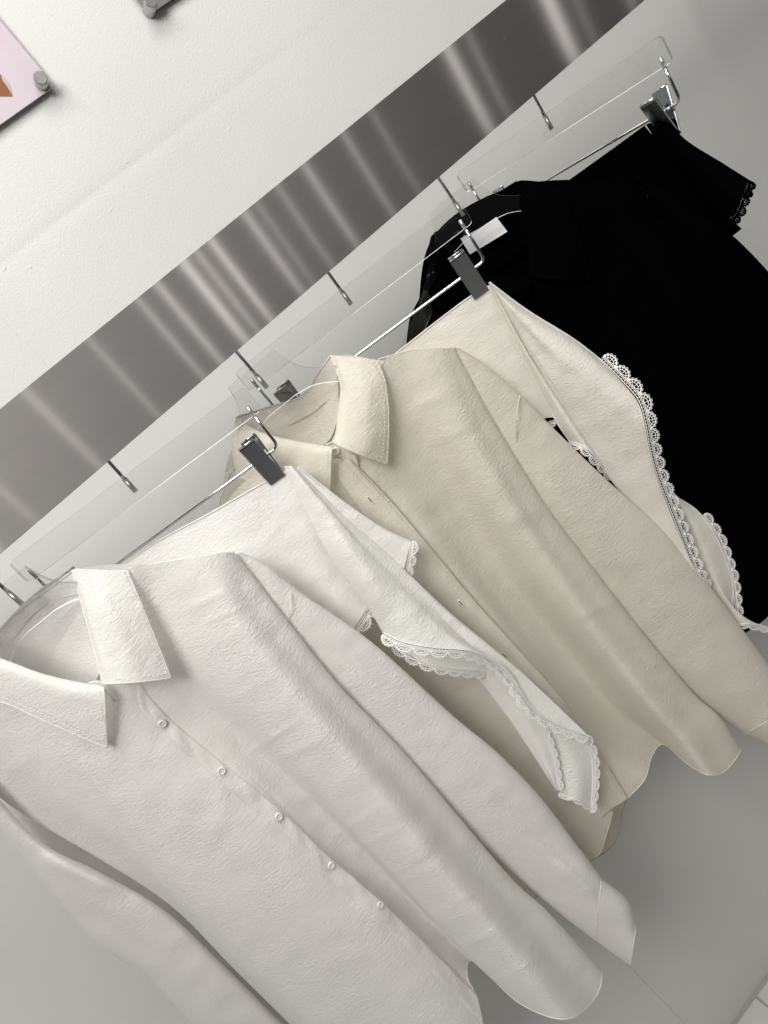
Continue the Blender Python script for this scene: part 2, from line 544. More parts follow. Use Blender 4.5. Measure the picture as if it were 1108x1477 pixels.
poster_panel('lilac and pink printed poster with a brown figure, held by a round steel pin', pc[0]-.46, pc[0], pc[2], pc[2]+.62, M_POST, [(pp[0], pp[2])], art)
pc2 = on_wall((215, 22), -.0085)
pp2 = on_wall((217, 5), -.02)
poster_panel('plain grey plate on the wall with a steel pin in its corner', pc2[0], pc2[0]+.46, pc2[2], pc2[2]+.62, M_GREYP, [(pp2[0], pp2[2])])

# ------------------------------------------------------------------ rail with brushed fascia
rail = bpy.data.objects.new('clothes_rail', None)
COL.objects.link(rail)
YB = -RAIL-.030
bt, bb = on_wall((0, 590), YB)[2], on_wall((0, 800), YB)[2]
rail.location = (0, 0, bb)
tag(rail, 'wide brushed steel clothes rail band running along the white wall', 'rail')
def fascia():
    x0, x1, h = -2.2, 2.6, bt-bb
    v = [(x0, YB, 0), (x1, YB, 0), (x1, YB, h), (x0, YB, h), (x0, YB+.003, 0), (x1, YB+.003, 0), (x1, YB+.003, h), (x0, YB+.003, h)]
    f = [(0, 1, 2, 3), (5, 4, 7, 6), (3, 2, 6, 7), (1, 0, 4, 5), (0, 3, 7, 4), (2, 1, 5, 6)]
    o = mesh('steel_band', v, f, M_STEEL, rail, False)
    uv = o.data.uv_layers.new(name='UVMap')
    for l in o.data.loops:
        c = v[l.vertex_index]
        uv.data[l.index].uv = (c[0], c[2])
fascia()
zr = .050
MB().tube([(-2.2, -RAIL, zr), (2.6, -RAIL, zr)], .0125, 20).build('rail_tube', M_CHROME, rail)
for x in (-1.6, -.5, 1.25, 2.3):
    MB().box((x-.012, -RAIL-.026, zr+.014), (x+.012, 0, zr+.020)).build('wall_bracket', M_STEEL, rail, False)
pm = on_wall((728, 57), YB)
MB().add([(pm[0]-.005, YB-.0003, pm[2]-bb-.004), (pm[0]+.006, YB-.0003, pm[2]-bb), (pm[0]+.004, YB-.0003, pm[2]-bb+.004), (pm[0]-.004, YB-.0003, pm[2]-bb+.0025)], [(0, 1, 2, 3)]).build('scuff_mark', plain('scuff', (.06, .055, .055), .9), rail, False)

# ------------------------------------------------------------------ hangers
def plate(name, outline, th, parent, y0=0.):
    """flat acrylic sheet cut to an outline (u, z) - clear faces, sawn edges, lower ones whitened for piped light"""
    n = len(outline)
    ar = sum(a[0]*b[1]-b[0]*a[1] for a, b in zip(outline, outline[1:]+outline[:1]))
    def low(a, b): return (b[0]-a[0])*(1 if ar > 0 else -1) > .7*math.hypot(b[0]-a[0], b[1]-a[1])
    v = [(u, y0-th/2, z) for u, z in outline]+[(u, y0+th/2, z) for u, z in outline]
    f = [tuple(range(n))[::-1], tuple(range(n, 2*n))]
    mi = [0, 0]
    for i in range(n):
        j = (i+1) % n
        f.append((i, j, j+n, i+n)); mi.append(2 if low(outline[i], outline[j]) else 1)
    return mesh(name, v, f, None, parent, False, [M_ACR, M_EDGE, M_EDGEL], mi)

def rounded(u0, u1, z0, z1, r, k=5):
    P = []
    for (cx, cz, a0) in ((u1-r, z1-r, 0), (u0+r, z1-r, 90), (u0+r, z0+r, 180), (u1-r, z0+r, 270)):
        for i in range(k+1):
            a = rad(a0+90*i/k)
            P.append((cx+r*math.cos(a), cz+r*math.sin(a)))
    return P

def hook(parent, parent_th, tip, zc):
    """chrome rod from the acrylic up behind the band and round the rail; zc = rail centre above origin"""
    R_ = .0160
    dx, dy = math.sin(parent_th), -math.cos(parent_th)       # across the rail
    pts = [(0, 0, z) for z in np.linspace(tip, zc-R_-.012, 6)]
    for a in np.linspace(-90, -385, 26):
        pts.append((dx*R_*math.cos(rad(a)), dy*R_*math.cos(rad(a)), zc+R_*math.sin(rad(a))))
    MB().tube(pts, .0021, 10).build('hook', M_CHROME, parent)
    MB().tube([(0, 0, tip-.016), (0, 0, tip-.0155), (0, 0, tip+.003)], [.0020, .0029, .0029], 10).build('hook_ferrule', M_FROST, parent)

def clip(parent, u, z, open_=9., flip=1):
    """sprung trouser clip: two plates hinged on the wire"""
    w, hgt, zt = .0205, .0545, .026          # width, height, part above the wire
    for s, mat in ((1, M_CHROME2), (-1, M_CHROME2)):
        a = rad(open_)*s*1.
        def rot(y, z_): return (y*math.cos(a)-z_*math.sin(a), y*math.sin(a)+z_*math.cos(a))
        # side profile in (y,z): jaw at the bottom meets the cloth, top stands open
        v, f = [], []
        yb = -(.0018+(hgt-zt)*math.tan(rad(open_)))*s*math.cos(rad(open_))
        prof = [(yb-.0011*s, -(hgt-zt)), (yb-.0011*s, zt-.002), (yb-.0007*s, zt), (yb+.0011*s, zt), (yb+.0011*s, -(hgt-zt)), (yb, -(hgt-zt)-.0012)]
        for du in (-w/2, -w/2+.0012, w/2-.0012, w/2):
            sh = .0007 if abs(abs(du)-w/2) < 1e-6 else 0.
            for (y_, z_) in prof:
                cy_ = yb
                yy, zz = rot(cy_+(y_-cy_)*(1-sh/.0011*.6), z_-math.copysign(sh, z_))
                v.append((u+du, yy, z+zz))
        k = len(prof)
        for a_ in range(3):
            for i in range(k):
                j = (i+1) % k
                f.append((a_*k+i, a_*k+j, (a_+1)*k+j, (a_+1)*k+i))
        f.append(tuple(range(k))[::-1]); f.append(tuple(3*k+i for i in range(k)))
        pl_ = MB().add(v, f).build('clip_plate', mat, parent, False)
        ty, tz = rot(yb, zt+.0002)
        MB().tube([(u-w/2+.0006, ty, z+tz), (u+w/2-.0006, ty, z+tz)], .0013, 8).build('clip_rim', M_CHROME, pl_)
    # folded side ears and the spring coil
    ears = MB()
    for du in (-w/2+.001, w/2-.0018):
        ears.add([(u+du, -.005, z+.006), (u+du, .005, z+.006), (u+du, .0035, z-.010), (u+du, -.0035, z-.010),
                  (u+du+.0008, -.005, z+.006), (u+du+.0008, .005, z+.006), (u+du+.0008, .0035, z-.010), (u+du+.0008, -.0035, z-.010)],
                 [(0, 1, 2, 3), (7, 6, 5, 4), (0, 4, 5, 1), (2, 6, 7, 3), (1, 5, 6, 2), (3, 7, 4, 0)])
    ears.build('clip_hinge', M_CHROME, parent, False)
    T = np.linspace(0, 5*6.283, 90)
    MB().tube(np.c_[u-.006+.012*T/T[-1], .0032*np.cos(T), z+.0032*np.sin(T)], .0006, 5).build('clip_spring', M_CHROME, parent)

def zrail(fr): return bb+zr-fr.hook[2]

def clip_hanger(fr, label, tilt, half=.166, wz=-.0715, spread=12.):
    root = fr.empty('clip_hanger', label, 'hanger', 'clear clip hangers on the rail')
    root.rotation_euler = (0, rad(tilt), -fr.th)
    plate('bar', rounded(-half, half, -.0295, .0005, .005), .005, root)
    hook(root, fr.th, -.004, zrail(fr))
    for s in (-1, 1):
        MB().tube([(s*(half-.011), 0, -.0185), (s*(half-.011), 0, -.0305)], .0021, 10).build('wire_end', M_FROST, root)
    e_ = half-.011
    pts = []
    rb = .007
    pts += [(-e_, 0, -.0300), (-e_, 0, -.045)]
    pts += [(-e_+rb-rb*math.cos(a), 0, wz+rb-rb*math.sin(a)) for a in np.linspace(0, math.pi/2, 7)]
    pts += [(u, 0, wz) for u in np.linspace(-e_+rb+.01, e_-rb-.01, 12)]
    pts += [(e_-rb+rb*math.sin(a), 0, wz+rb-rb*math.cos(a)) for a in np.linspace(0, math.pi/2, 7)]
    pts += [(e_, 0, -.045), (e_, 0, -.0300)]
    MB().tube(pts, .0019, 10).build('wire', M_CHROME, root)
    for s in (-1, 1): clip(root, s*.131, wz, spread)
    return root

def shirt_hanger(fr, label, half=.190, drop=-.118):
    root = fr.empty('shirt_hanger', label, 'hanger', 'clear shirt hangers on the rail')
    R_ = [(.0345, .0), (.0360, -.010), (.0410, -.024), (.0520, -.036), (.075, -.046), (.11, -.066), (.15, -.089), (half-.006, drop+.004), (half, drop-.004), (half-.004, drop-.012)]
    R2 = [(.15, -.112), (.105, -.086), (.07, -.066), (.045, -.0575), (.02, -.054)]
    R_ = [(a, b-.016*min(1, max(0, (a-.04)/.06))) for a, b in R_]
    R2 = [(a, b-.016*min(1, max(0, (a-.04)/.06))) for a, b in R2]
    R_ = [(float(a), float(b)) for a, b in cr(np.c_[np.array(R_)], np.linspace(0, 1, 34))[:, :2]]
    R2 = [(float(a), float(b)) for a, b in cr(np.c_[np.array([R_[-1]]+R2)], np.linspace(0, 1, 22))[1:, :2]]
    up = R_+R2
    out = up+[(-u, z) for u, z in up[::-1]]
    plate('shoulder_plate', out[::-1], .005, root)
    hook(root, fr.th, -.012, zrail(fr))
    return root

FW = Frame((2, 845), 22)
F1 = Frame((178, 689), 21.6)
FC = Frame((362, 532), 23)
F2 = Frame((492, 419), 29)
FB = Frame((650, 283), 34)
F3 = Frame((785, 166), 72)
shirt_hanger(FW, 'clear acrylic hanger inside the neck of the white shirt')
clip_hanger(F1, 'clear acrylic clip hanger holding the white lace shawl between the white and cream shirts', 2.6)
shirt_hanger(FC, 'clear acrylic hanger inside the neck of the cream shirt')
clip_hanger(F2, 'clear acrylic clip hanger holding the cream lace shawl beside the cream shirt', 1.4)
shirt_hanger(FB, 'clear acrylic hanger inside the neck of the black shirt')
clip_hanger(F3, 'clear acrylic clip hanger swung outwards, holding the black lace shawl', 2.6, spread=19.)

# ------------------------------------------------------------------ sewing details
def stitches(name, fr, px, n, mat, parent, step=.0042, r=.00042, lift=.0012):
    """row of raised topstitches along a pixel path lying on a surface at depth n"""
    P = np.array(px, float)
    dn = np.broadcast_to(np.asarray(n, float), (len(P),))
    t = np.linspace(0, 1, 300)
    Q = cr(np.c_[P, dn], t)
    W = fr.P(Q[:, :2], Q[:, 2]+lift)
    s = np.r_[0, np.cumsum(np.linalg.norm(np.diff(W, axis=0), axis=1))]
    mb = MB()
    k = int(s[-1]/step)
    for i in range(k):
        seg = [np.array([np.interp(i*step+q*step*.36, s, W[:, c]) for c in range(3)]) for q in (0, 1, 2)]
        mb.tube(seg, [r*.5, r, r*.5], 4)
    if k: return mb.build(name, mat, parent)

def seam(mb, fr, px, n, r=.0009, nseg=60):
    P = np.array(px, float)
    dn = np.broadcast_to(np.asarray(n, float), (len(P),))
    Q = cr(np.c_[P, dn], np.linspace(0, 1, nseg))
    mb.tube(fr.P(Q[:, :2], Q[:, 2]), r, 6)

def surf_at(P, G, px):
    """local point and outward normal of a built cloth at the pixel"""
    d = np.linalg.norm(G[..., :2]-np.array(px, float), axis=-1)
    i, j = np.unravel_index(np.argmin(d), d.shape)
    i = min(max(i, 1), P.shape[0]-2); j = min(max(j, 1), P.shape[1]-2)
    n = np.cross(P[i+1, j]-P[i-1, j], P[i, j+1]-P[i, j-1])
    n /= np.linalg.norm(n)+1e-12
    if n[1] > 0: n = -n
    return P[i, j], n

def button(parent, p, n, mat, thread, r=.0050):
    n = np.array(n); a = np.cross(n, (0, 0, 1.)); a /= np.linalg.norm(a); b = np.cross(n, a)
    prof = [(0, .0016), (.0019, .0015), (.0030, .0015), (.0036, .0024), (.0050, .0026), (.0056, .0018), (.0054, .0)]
    k = 20
    v, f = [], []
    for r_, h_ in prof:
        for i in range(k):
            v.append(p+n*(h_+.0008)+(a*math.cos(6.283*i/k)+b*math.sin(6.283*i/k))*r_*(r/.0056))
    for q in range(len(prof)-1):
        for i in range(k):
            j = (i+1) % k
            f.append((q*k+i, q*k+j, (q+1)*k+j, (q+1)*k+i))
    o = MB().add(v, f).build('button', mat, parent)
    mb = MB()
    for s in (-1, 1):
        c0 = p+n*.0029+a*s*.0011
        mb.tube([c0-b*.0013, c0, c0+b*.0013], .0004, 5)
    mb.build('button_thread', thread, o)

# ------------------------------------------------------------------ lace
def lace(name, fr, px, n, side, mat, parent, pitch=.0205, width=.0150, tilt=0., bold=1.):
    """scalloped cotton lace sewn along a pixel path; side=+1 lies to the right of the walking direction"""
    P = np.array(px, float)
    dn = np.broadcast_to(np.asarray(n, float), (len(P),))
    t = np.linspace(0, 1, 500)
    Q = cr(np.c_[P, dn], t)
    W = fr.P(Q[:, :2], Q[:, 2])
    T2 = np.gradient(Q[:, :2], axis=0)
    T2 /= np.linalg.norm(T2, axis=1)[:, None]+1e-9
    nrm = np.c_[-T2[:, 1], T2[:, 0]]*side
    W2 = fr.P(Q[:, :2]+nrm*12, Q[:, 2])
    O = W2-W
    O /= np.linalg.norm(O, axis=1)[:, None]
    O = O+np.array([0, -tilt, 0]); O /= np.linalg.norm(O, axis=1)[:, None]
    s = np.r_[0, np.cumsum(np.linalg.norm(np.diff(W, axis=0), axis=1))]
    cnt = max(1, int(round(s[-1]/pitch)))
    pt = s[-1]/cnt
    def at(u, v):
        u = np.clip(np.asarray(u, float), 0, cnt)*pt
        v = np.asarray(v, float)
        p = np.stack([np.interp(u, s, W[:, c]) for c in range(3)], -1)
        o_ = np.stack([np.interp(u, s, O[:, c]) for c in range(3)], -1)
        return p+o_*(v*width)[..., None]
    mb = MB()
    def ln(us, vs, r=.00040): mb.tube(at(us, vs), r*bold, 4, cap=False)
    uu = np.linspace(0, cnt, cnt*8+1)
    for v_, r in ((.02, .0005), (.20, .0004), (.30, .00045)): ln(uu, np.full_like(uu, v_), r)
    for c in range(cnt*5):
        q = (c+.5)/5
        ln([q, q], [.02, .20], .00038)
    for c in range(cnt):
        a = np.linspace(math.pi, 0, 15)
        # scallop outline, picots round it, inner arch, fan of petals
        ln(c+.5+.47*np.cos(a), .30+.52*np.sin(a), .0005)
        ln(c+.5+.30*np.cos(a), .30+.32*np.sin(a), .00042)
        for k in range(7):
            am = math.pi*(k+.5)/7
            cu, cv = c+.5+.47*math.cos(am), .30+.56*math.sin(am)
            b = np.linspace(0, 6.283, 9)
            ln(cu+.072*np.cos(b), cv+.095*np.sin(b), .0004)
            ln([c+.5+.30*math.cos(am), c+.5+.47*math.cos(am)], [.30+.32*math.sin(am), .30+.52*math.sin(am)], .0004)
        for k in (0, 1, 2):
            am = math.pi*(k+.5)/3
            ln([c+.5, c+.5+.30*math.cos(am)], [.31, .30+.32*math.sin(am)], .0004)
    return mb.build(name, mat, parent)

# ------------------------------------------------------------------ shirts
def dsp(seed, amp=.0009, wl=46, ang=-38, lines=(), stretch=2.6):
    def f(px):
        o = wrinkle(px, seed, amp*.38, wl, ang, stretch)+wrinkle(px, seed+7, amp*.9, wl*3.1, 48, 4)
        if lines: o = o+creases(px, lines)
        return o
    return f

def white_shirt():
    fr = FW
    R = fr.empty('button_shirt', 'white long-sleeved crepe shirt with pointed collar and shell buttons', 'shirt', 'shirts on the rail')
    m = M_WHITE
    cre = [((352, 1092), (440, 1032), .0008, 4), ((384, 1104), (470, 1062), .0006, 4), ((330, 1010), (400, 975), .0005, 4), ((420, 1160), (520, 1112), .0006, 4.5),
           ((470, 1214), (560, 1156), .0006, 4), ((548, 1276), (628, 1222), .0007, 4), ((600, 1334), (706, 1276), .0007, 4.5), ((652, 1376), (768, 1310), .0006, 4),
           ((270, 880), (330, 850), .0008, 5), ((290, 900), (360, 872), .0007, 4), ((706, 1424), (800, 1364), .0006, 4), ((500, 1230), (590, 1190), .0007, 4),
           ((360, 1085), (430, 1040), .0016*.5, 7), ((400, 1095), (470, 1070), .0010*.5, 6), ((300, 930), (360, 905), .0010*.5, 8), ((430, 1160), (520, 1130), .0012*.5, 8),
           ((470, 1200), (560, 1175), .001*.5, 9), ((560, 1280), (650, 1240), .0012*.5, 8), ((620, 1340), (720, 1300), .0014*.5, 9), ((650, 1370), (760, 1330), .0012*.5, 8),
           ((240, 1050), (275, 1085), .0016*.9, 9), ((300, 1110), (330, 1150), .0016*.9, 10), ((330, 1130), (372, 1150), .0015*.9, 8), ((375, 1180), (430, 1215), .0015*.9, 9),
           ((440, 1220), (480, 1280), .0015*.9, 10), ((520, 1290), (560, 1340), .0015*.9, 10), ((60, 1080), (130, 1100), .001*.5, 12)]
    ribs = [
        rib([(332, 800), (362, 842), (404, 897), (478, 990), (570, 1088), (715, 1260), (775, 1316), (850, 1388)], -.03, -.05),
        rib([(339, 798), (372, 840), (414, 895), (490, 990), (588, 1092), (731, 1260), (790, 1316), (868, 1403)], -.004, .005),
        rib([(326, 797), (350, 850), (404, 925), (486, 1020), (596, 1145), (708, 1275), (796, 1372), (857, 1442)], .010, .042),
        rib([(294, 802), (316, 850), (366, 930), (446, 1030), (548, 1150), (656, 1280), (748, 1385), (815, 1470)], .016, .085, .8),
        rib([(254, 808), (276, 870), (324, 960), (404, 1062), (502, 1180), (602, 1292), (692, 1392), (748, 1446)], .016, .052),
        rib([(216, 814), (236, 900), (274, 985), (352, 1060), (440, 1145), (530, 1235), (612, 1318), (684, 1387)], .014, -.004, .8),
        rib([(190, 819), (208, 920), (246, 1006), (318, 1074), (408, 1160), (500, 1258), (590, 1340), (674, 1408)], .018, .020),
        rib([(164, 870), (192, 985), (236, 1042), (318, 1111), (402, 1178), (475, 1247), (560, 1318), (690, 1450)], .026, .034),
        rib([(150, 985), (182, 1055), (258, 1130), (340, 1210), (430, 1300), (520, 1390), (600, 1470), (700, 1560)], .030, .074),
        rib([(96, 1030), (136, 1110), (212, 1196), (296, 1290), (386, 1384), (470, 1475), (540, 1545), (610, 1620)], .028, .056),
        rib([(44, 1000), (76, 1075), (116, 1128), (194, 1215), (262, 1296), (350, 1390), (434, 1475), (524, 1568)], .020, .030),
        rib([(-30, 985), (0, 1080), (66, 1146), (166, 1222), (252, 1300), (341, 1394), (425, 1479), (516, 1572)], .014, -.004),
        rib([(-90, 1000), (-50, 1100), (26, 1168), (140, 1236), (246, 1306), (338, 1398), (423, 1482), (514, 1574)], .000, -.030),
        rib([(-80, 1000), (-40, 1096), (40, 1164), (150, 1236), (256, 1310), (350, 1402), (434, 1486), (524, 1578)], -.03, -.05),
    ]
    _, P, G = cloth('body_front', fr, ribs, m, R, 230, 210, disp=dsp(3, .0008, 40, -38, cre), edges='b', er=.0009)
    ca, cb = int(6.70/13*229), int(7.32/13*229)
    S = P[34:, ca:cb+1].copy()
    dS = np.cross(np.gradient(S, axis=0), np.gradient(S, axis=1))
    dS /= np.linalg.norm(dS, axis=-1)[..., None]+1e-12
    dS[dS[..., 1] > 0] *= -1
    k_ = np.linspace(0, 1, S.shape[1])
    lift = .0019*np.clip(np.minimum(k_, 1-k_)*14, 0, 1)+.0002
    lift = lift[None, :]+.0006*np.sin(np.linspace(0, 95, S.shape[0]))[:, None]*np.exp(-((k_-.5)/.35)**2)[None, :]
    S = S+dS*lift[..., None]
    MB().add(S.reshape(-1, 3), grid_faces(S.shape[0], S.shape[1])).build('placket', m, R)
    back = [
        rib([(336, 800), (410, 900), (585, 1095), (730, 1262), (850, 1390)], -.028, -.045),
        rib([(250, 812), (330, 960), (480, 1160), (580, 1270), (650, 1345)], -.045, -.075),
        rib([(104, 824), (180, 1000), (330, 1200), (460, 1330), (560, 1440)], -.050, -.060),
        rib([(0, 905), (90, 1080), (230, 1270), (380, 1430), (520, 1560)], -.050, -.085),
        rib([(-90, 1030), (-30, 1110), (100, 1270), (260, 1440), (440, 1606)], -.03, -.045)]
    cloth('back_panel', fr, back, m, R, 70, 90, disp=dsp(5, .0008), edges='b')
    # inside of the neck with its band
    ins = [rib([(-130, 1010), (-40, 945), (30, 880), (70, 850), (106, 822)], -.030, -.012, dm=-.026),
           rib([(-110, 1040), (-30, 975), (40, 910), (80, 880), (116, 846)], -.030, -.012, dm=-.028),
           rib([(-90, 1060), (-10, 1010), (60, 945), (100, 915), (130, 880)], -.026, -.008, dm=-.026),
           rib([(-60, 1080), (20, 1040), (90, 1010), (130, 990), (150, 960)], -.020, -.004, dm=-.020)]
    cloth('neck_inside', fr, ins, m, R, 40, 60, disp=dsp(8, .0006), edges='l')
    mbs = MB()
    seam(mbs, fr, [(-60, 985), (0, 935), (40, 893), (72, 868), (112, 856)], [-.034, -.038, -.038, -.030, -.014], .0008)
    mbs.build('neck_tape', m, R)
    # collar leaves
    cr_r = [rib([(104, 822), (120, 880), (134, 930), (143, 965), (147, 986)], -.012, .044, .8),
            rib([(110, 820), (128, 878), (143, 928), (154, 963), (162, 986)], -.004, .053, .7),
            rib([(130, 821), (152, 874), (172, 924), (186, 960), (196, 984)], .012, .054, .7),
            rib([(158, 822), (180, 872), (202, 924), (216, 956), (225, 981)], .018, .046, .8),
            rib([(184, 822), (204, 870), (226, 924), (238, 954), (247, 978)], .020, .038, .9)]
    _, Pc, Gc = cloth('collar_leaf', fr, cr_r, m, R, 50, 60, disp=dsp(11, .0006, 26, -30), edges='blr', er=.0007)
    stitches('collar_topstitch', fr, [(178, 824), (197, 871), (218, 924), (230, 954), (238, 971), (200, 976), (158, 980)], [.0195, .030, .038, .041, .042, .050, .0535], M_THREADW, R)
    cr_l = [rib([(149, 990), (110, 984), (60, 972), (0, 950), (-70, 925), (-130, 990)], .046, -.010, 1.4),
            rib([(151, 1002), (110, 998), (58, 985), (-2, 964), (-76, 944), (-140, 1006)], .052, -.004, 1.4),
            rib([(153, 1038), (112, 1022), (58, 1006), (-4, 985), (-82, 968), (-150, 1020)], .050, .004, 1.3),
            rib([(155, 1078), (115, 1062), (60, 1038), (0, 1012), (-80, 996), (-150, 1030)], .044, .008, 1.2)]
    cloth('collar_leaf', fr, cr_l, m, R, 44, 60, disp=dsp(13, .0006, 26, 20), edges='lr', er=.0007)
    mbe = MB()
    seam(mbe, fr, [(149, 990), (151, 1004), (153, 1038), (155, 1078)], [.046, .052, .050, .044], .0007)
    mbe.build('collar_edge', m, R)
    stitches('collar_topstitch', fr, [(144, 996), (147, 1034), (148, 1066), (112, 1053), (60, 1029), (0, 1003)], [.050, .051, .047, .044, .040, .034], M_THREADW, R)
    # collar stand and the turned edge of the button placket
    st = [rib([(128, 985), (140, 983), (150, 986), (162, 998)], .036, .040), rib([(132, 993), (142, 991), (152, 996), (166, 1012)], .038, .036)]
    cloth('collar_stand', fr, st, m, R, 8, 14, edges='lr')
    # buttons
    for q in [(233, 1040), (318, 1110), (402, 1177), (475, 1247), (546, 1305), (613, 1361)]:
        p, n = surf_at(P, G, q)
        button(R, p+n*.0016, n, M_BUTW, M_THREADW, .0046)
    # shoulder and armhole seams
    mbx = MB()
    seam(mbx, fr, [(186, 820), (230, 812), (290, 802), (338, 797)], [.012, .010, .006, -.002], .0011)
    mbx.build('shoulder_seam', m, R)
    # sleeves
    Ls = [(338, 800), (358, 836), (404, 900), (486, 994), (582, 1100), (672, 1194), (737, 1256), (799, 1311), (859, 1357)]
    Rs = [(348, 797), (385, 814), (428, 850), (536, 926), (653, 1032), (716, 1084), (776, 1146), (824, 1208), (869, 1268)]
    _, Psl, Gsl = cloth('sleeve', fr, sleeve_ribs(Ls, Rs, -.020, -.020, .012, .027), m, R, 84, 170, True,
          disp=dsp(17, .0008, 38, -30, [((700, 1130), (840, 1260), -.004, 8), ((520, 950), (640, 1060), -.002, 10), ((800, 1240), (866, 1300), .004, 9)]))
    cu = sleeve_ribs([(858, 1356), (880, 1372), (909, 1393)], [(868, 1267), (905, 1298), (918, 1334)], -.020, -.014, .028, .024)
    _, Pcu, _ = cloth('cuff', fr, cu, m, R, 60, 30, True, disp=dsp(19, .001, 30, 40), edges='bt', er=.0008)
    ms = MB()
    seam(ms, fr, [(420, 857), (419, 880), (414, 897)], [-.006, .0, -.006], .0006)
    ms.build('armhole_seam', m, R)
    Ll = [(-150, 1050), (-60, 1122), (0, 1197), (80, 1292), (139, 1359), (214, 1412), (278, 1478), (380, 1590)]
    Rl = [(-95, 1040), (-20, 1130), (60, 1215), (140, 1256), (236, 1312), (322, 1392), (400, 1470), (492, 1562)]
    cloth('sleeve', fr, sleeve_ribs(Ll, Rl, .018, -.026, .012, .026), m, R, 84, 150, True,
          disp=dsp(23, .0009, 40, -30, [((60, 1235), (180, 1290), .006, 12), ((100, 1290), (230, 1390), -.004, 14)]))
    return R

def cream_shirt():
    fr = FC
    R = fr.empty('button_shirt', 'cream long-sleeved crepe shirt with open collar and buttonhole placket', 'shirt', 'shirts on the rail')
    m = M_CREAM
    cre = [((590, 590), (640, 570), .001, 8), ((620, 640), (690, 610), .001, 9), ((720, 760), (790, 730), .001, 10), ((820, 900), (900, 860), .001, 9), ((900, 1010), (980, 970), .001, 10)]
    # right front with its placket on top
    ribs = [
        rib([(650, 505), (706, 620), (778, 735), (838, 815), (902, 900), (984, 998), (1022, 1033), (1056, 1070)], -.030, -.05),
        rib([(658, 503), (720, 620), (792, 735), (852, 815), (917, 900), (998, 998), (1037, 1034), (1068, 1082)], -.004, .008),
        rib([(640, 503), (690, 610), (764, 740), (826, 826), (894, 915), (972, 1012), (1014, 1060), (1046, 1112)], .010, .040),
        rib([(618, 504), (664, 600), (730, 720), (796, 820), (868, 920), (944, 1020), (988, 1070), (1022, 1118)], .016, .058),
        rib([(596, 506), (636, 600), (694, 710), (758, 810), (836, 915), (914, 1012), (958, 1060), (992, 1102)], .018, .034),
        rib([(574, 511), (610, 620), (664, 720), (722, 815), (796, 910), (876, 1010), (922, 1048), (958, 1074)], .018, -.018, .7),
        rib([(558, 516), (580, 630), (632, 726), (692, 822), (766, 918), (842, 1014), (896, 1062), (941, 1090)], .018, -.006, .7),
        rib([(530, 560), (540, 650), (590, 726), (650, 808), (726, 904), (814, 1014), (876, 1084), (930, 1124)], .024, .028),
        rib([(500, 610), (512, 676), (560, 734), (612, 798), (670, 868), (790, 1004), (850, 1082), (905, 1152)], .028, .036)]
    _, P, G = cloth('right_front', fr, ribs, m, R, 170, 200, disp=dsp(31, .0007, 36, -36, cre), edges='b', er=.0009)
    # placket: a double strip with its right-hand fold on the edge
    pl = [rib([(503, 660), (567, 728), (622, 793), (680, 863), (742, 932), (806, 1004), (858, 1078), (905, 1152)], .034, .040),
          rib([(502, 662), (560, 732), (614, 797), (672, 868), (734, 938), (798, 1010), (850, 1084), (898, 1157)], .0375, .0435),
          rib([(488, 668), (536, 728), (590, 795), (648, 866), (710, 938), (774, 1010), (828, 1086), (880, 1168)], .038, .044),
          rib([(478, 674), (520, 734), (570, 800), (628, 872), (690, 944), (754, 1016), (808, 1092), (866, 1180)], .036, .041)]
    _, Pp, Gp = cloth('placket', fr, pl, m, R, 24, 150, disp=dsp(33, .0006, 30, -36), edges='l', er=.0009)
    stitches('placket_topstitch', fr, [(498, 668), (556, 734), (611, 799), (669, 869), (731, 940), (795, 1012), (848, 1086), (894, 1158)], [.0375, .038, .0385, .040, .041, .042, .0425, .0435], M_THREADC, R, .0046, .0003)
    lf = [rib([(500, 668), (560, 740), (600, 800), (660, 875), (720, 948), (780, 1020), (830, 1095), (884, 1172)], .030, .036),
          rib([(478, 676), (510, 745), (556, 812), (614, 885), (676, 957), (738, 1030), (796, 1106), (876, 1200)], .030, .034),
          rib([(440, 690), (470, 770), (516, 850), (570, 925), (632, 997), (700, 1075), (770, 1150), (858, 1237)], .026, .052),
          rib([(400, 690), (430, 790), (480, 880), (536, 960), (600, 1040), (670, 1115), (740, 1180), (816, 1212)], .020, .030),
          rib([(360, 690), (390, 800), (440, 900), (500, 990), (566, 1070), (640, 1150), (706, 1210), (770, 1262)], .010, .0),
          rib([(316, 735), (360, 840), (410, 940), (470, 1030), (540, 1120), (610, 1200), (680, 1270), (740, 1330)], -.012, -.02)]
    _, Pl, Gl = cloth('left_front', fr, lf, m, R, 110, 150, disp=dsp(35, .0007, 36, -36), edges='b', er=.0009)
    back = [rib([(652, 506), (780, 738), (904, 902), (1056, 1070)], -.028, -.045),
            rib([(560, 520), (690, 750), (820, 920), (950, 1045)], -.045, -.07),
            rib([(478, 516), (600, 800), (740, 980), (902, 1160)], -.050, -.052),
            rib([(420, 600), (540, 870), (680, 1050), (882, 1222)], -.050, -.050),
            rib([(340, 640), (450, 900), (600, 1100), (800, 1270)], -.045, -.07),
            rib([(316, 735), (410, 940), (540, 1120), (740, 1330)], -.02, -.03)]
    cloth('back_panel', fr, back, m, R, 80, 90, disp=dsp(37, .0008), edges='b')
    ins = [rib([(341, 602), (379, 590), (439, 570), (457, 541), (478, 512)], -.020, -.012, dm=-.030),
           rib([(350, 622), (390, 606), (444, 588), (466, 560), (484, 530)], -.020, -.012, dm=-.032),
           rib([(366, 640), (402, 626), (450, 612), (474, 588), (488, 560)], -.016, -.008, dm=-.030),
           rib([(390, 660), (420, 650), (460, 645), (478, 630), (488, 600)], -.010, -.004, dm=-.024)]
    cloth('neck_inside', fr, ins, m, R, 40, 60, disp=dsp(39, .0006), edges='l')
    mbs = MB()
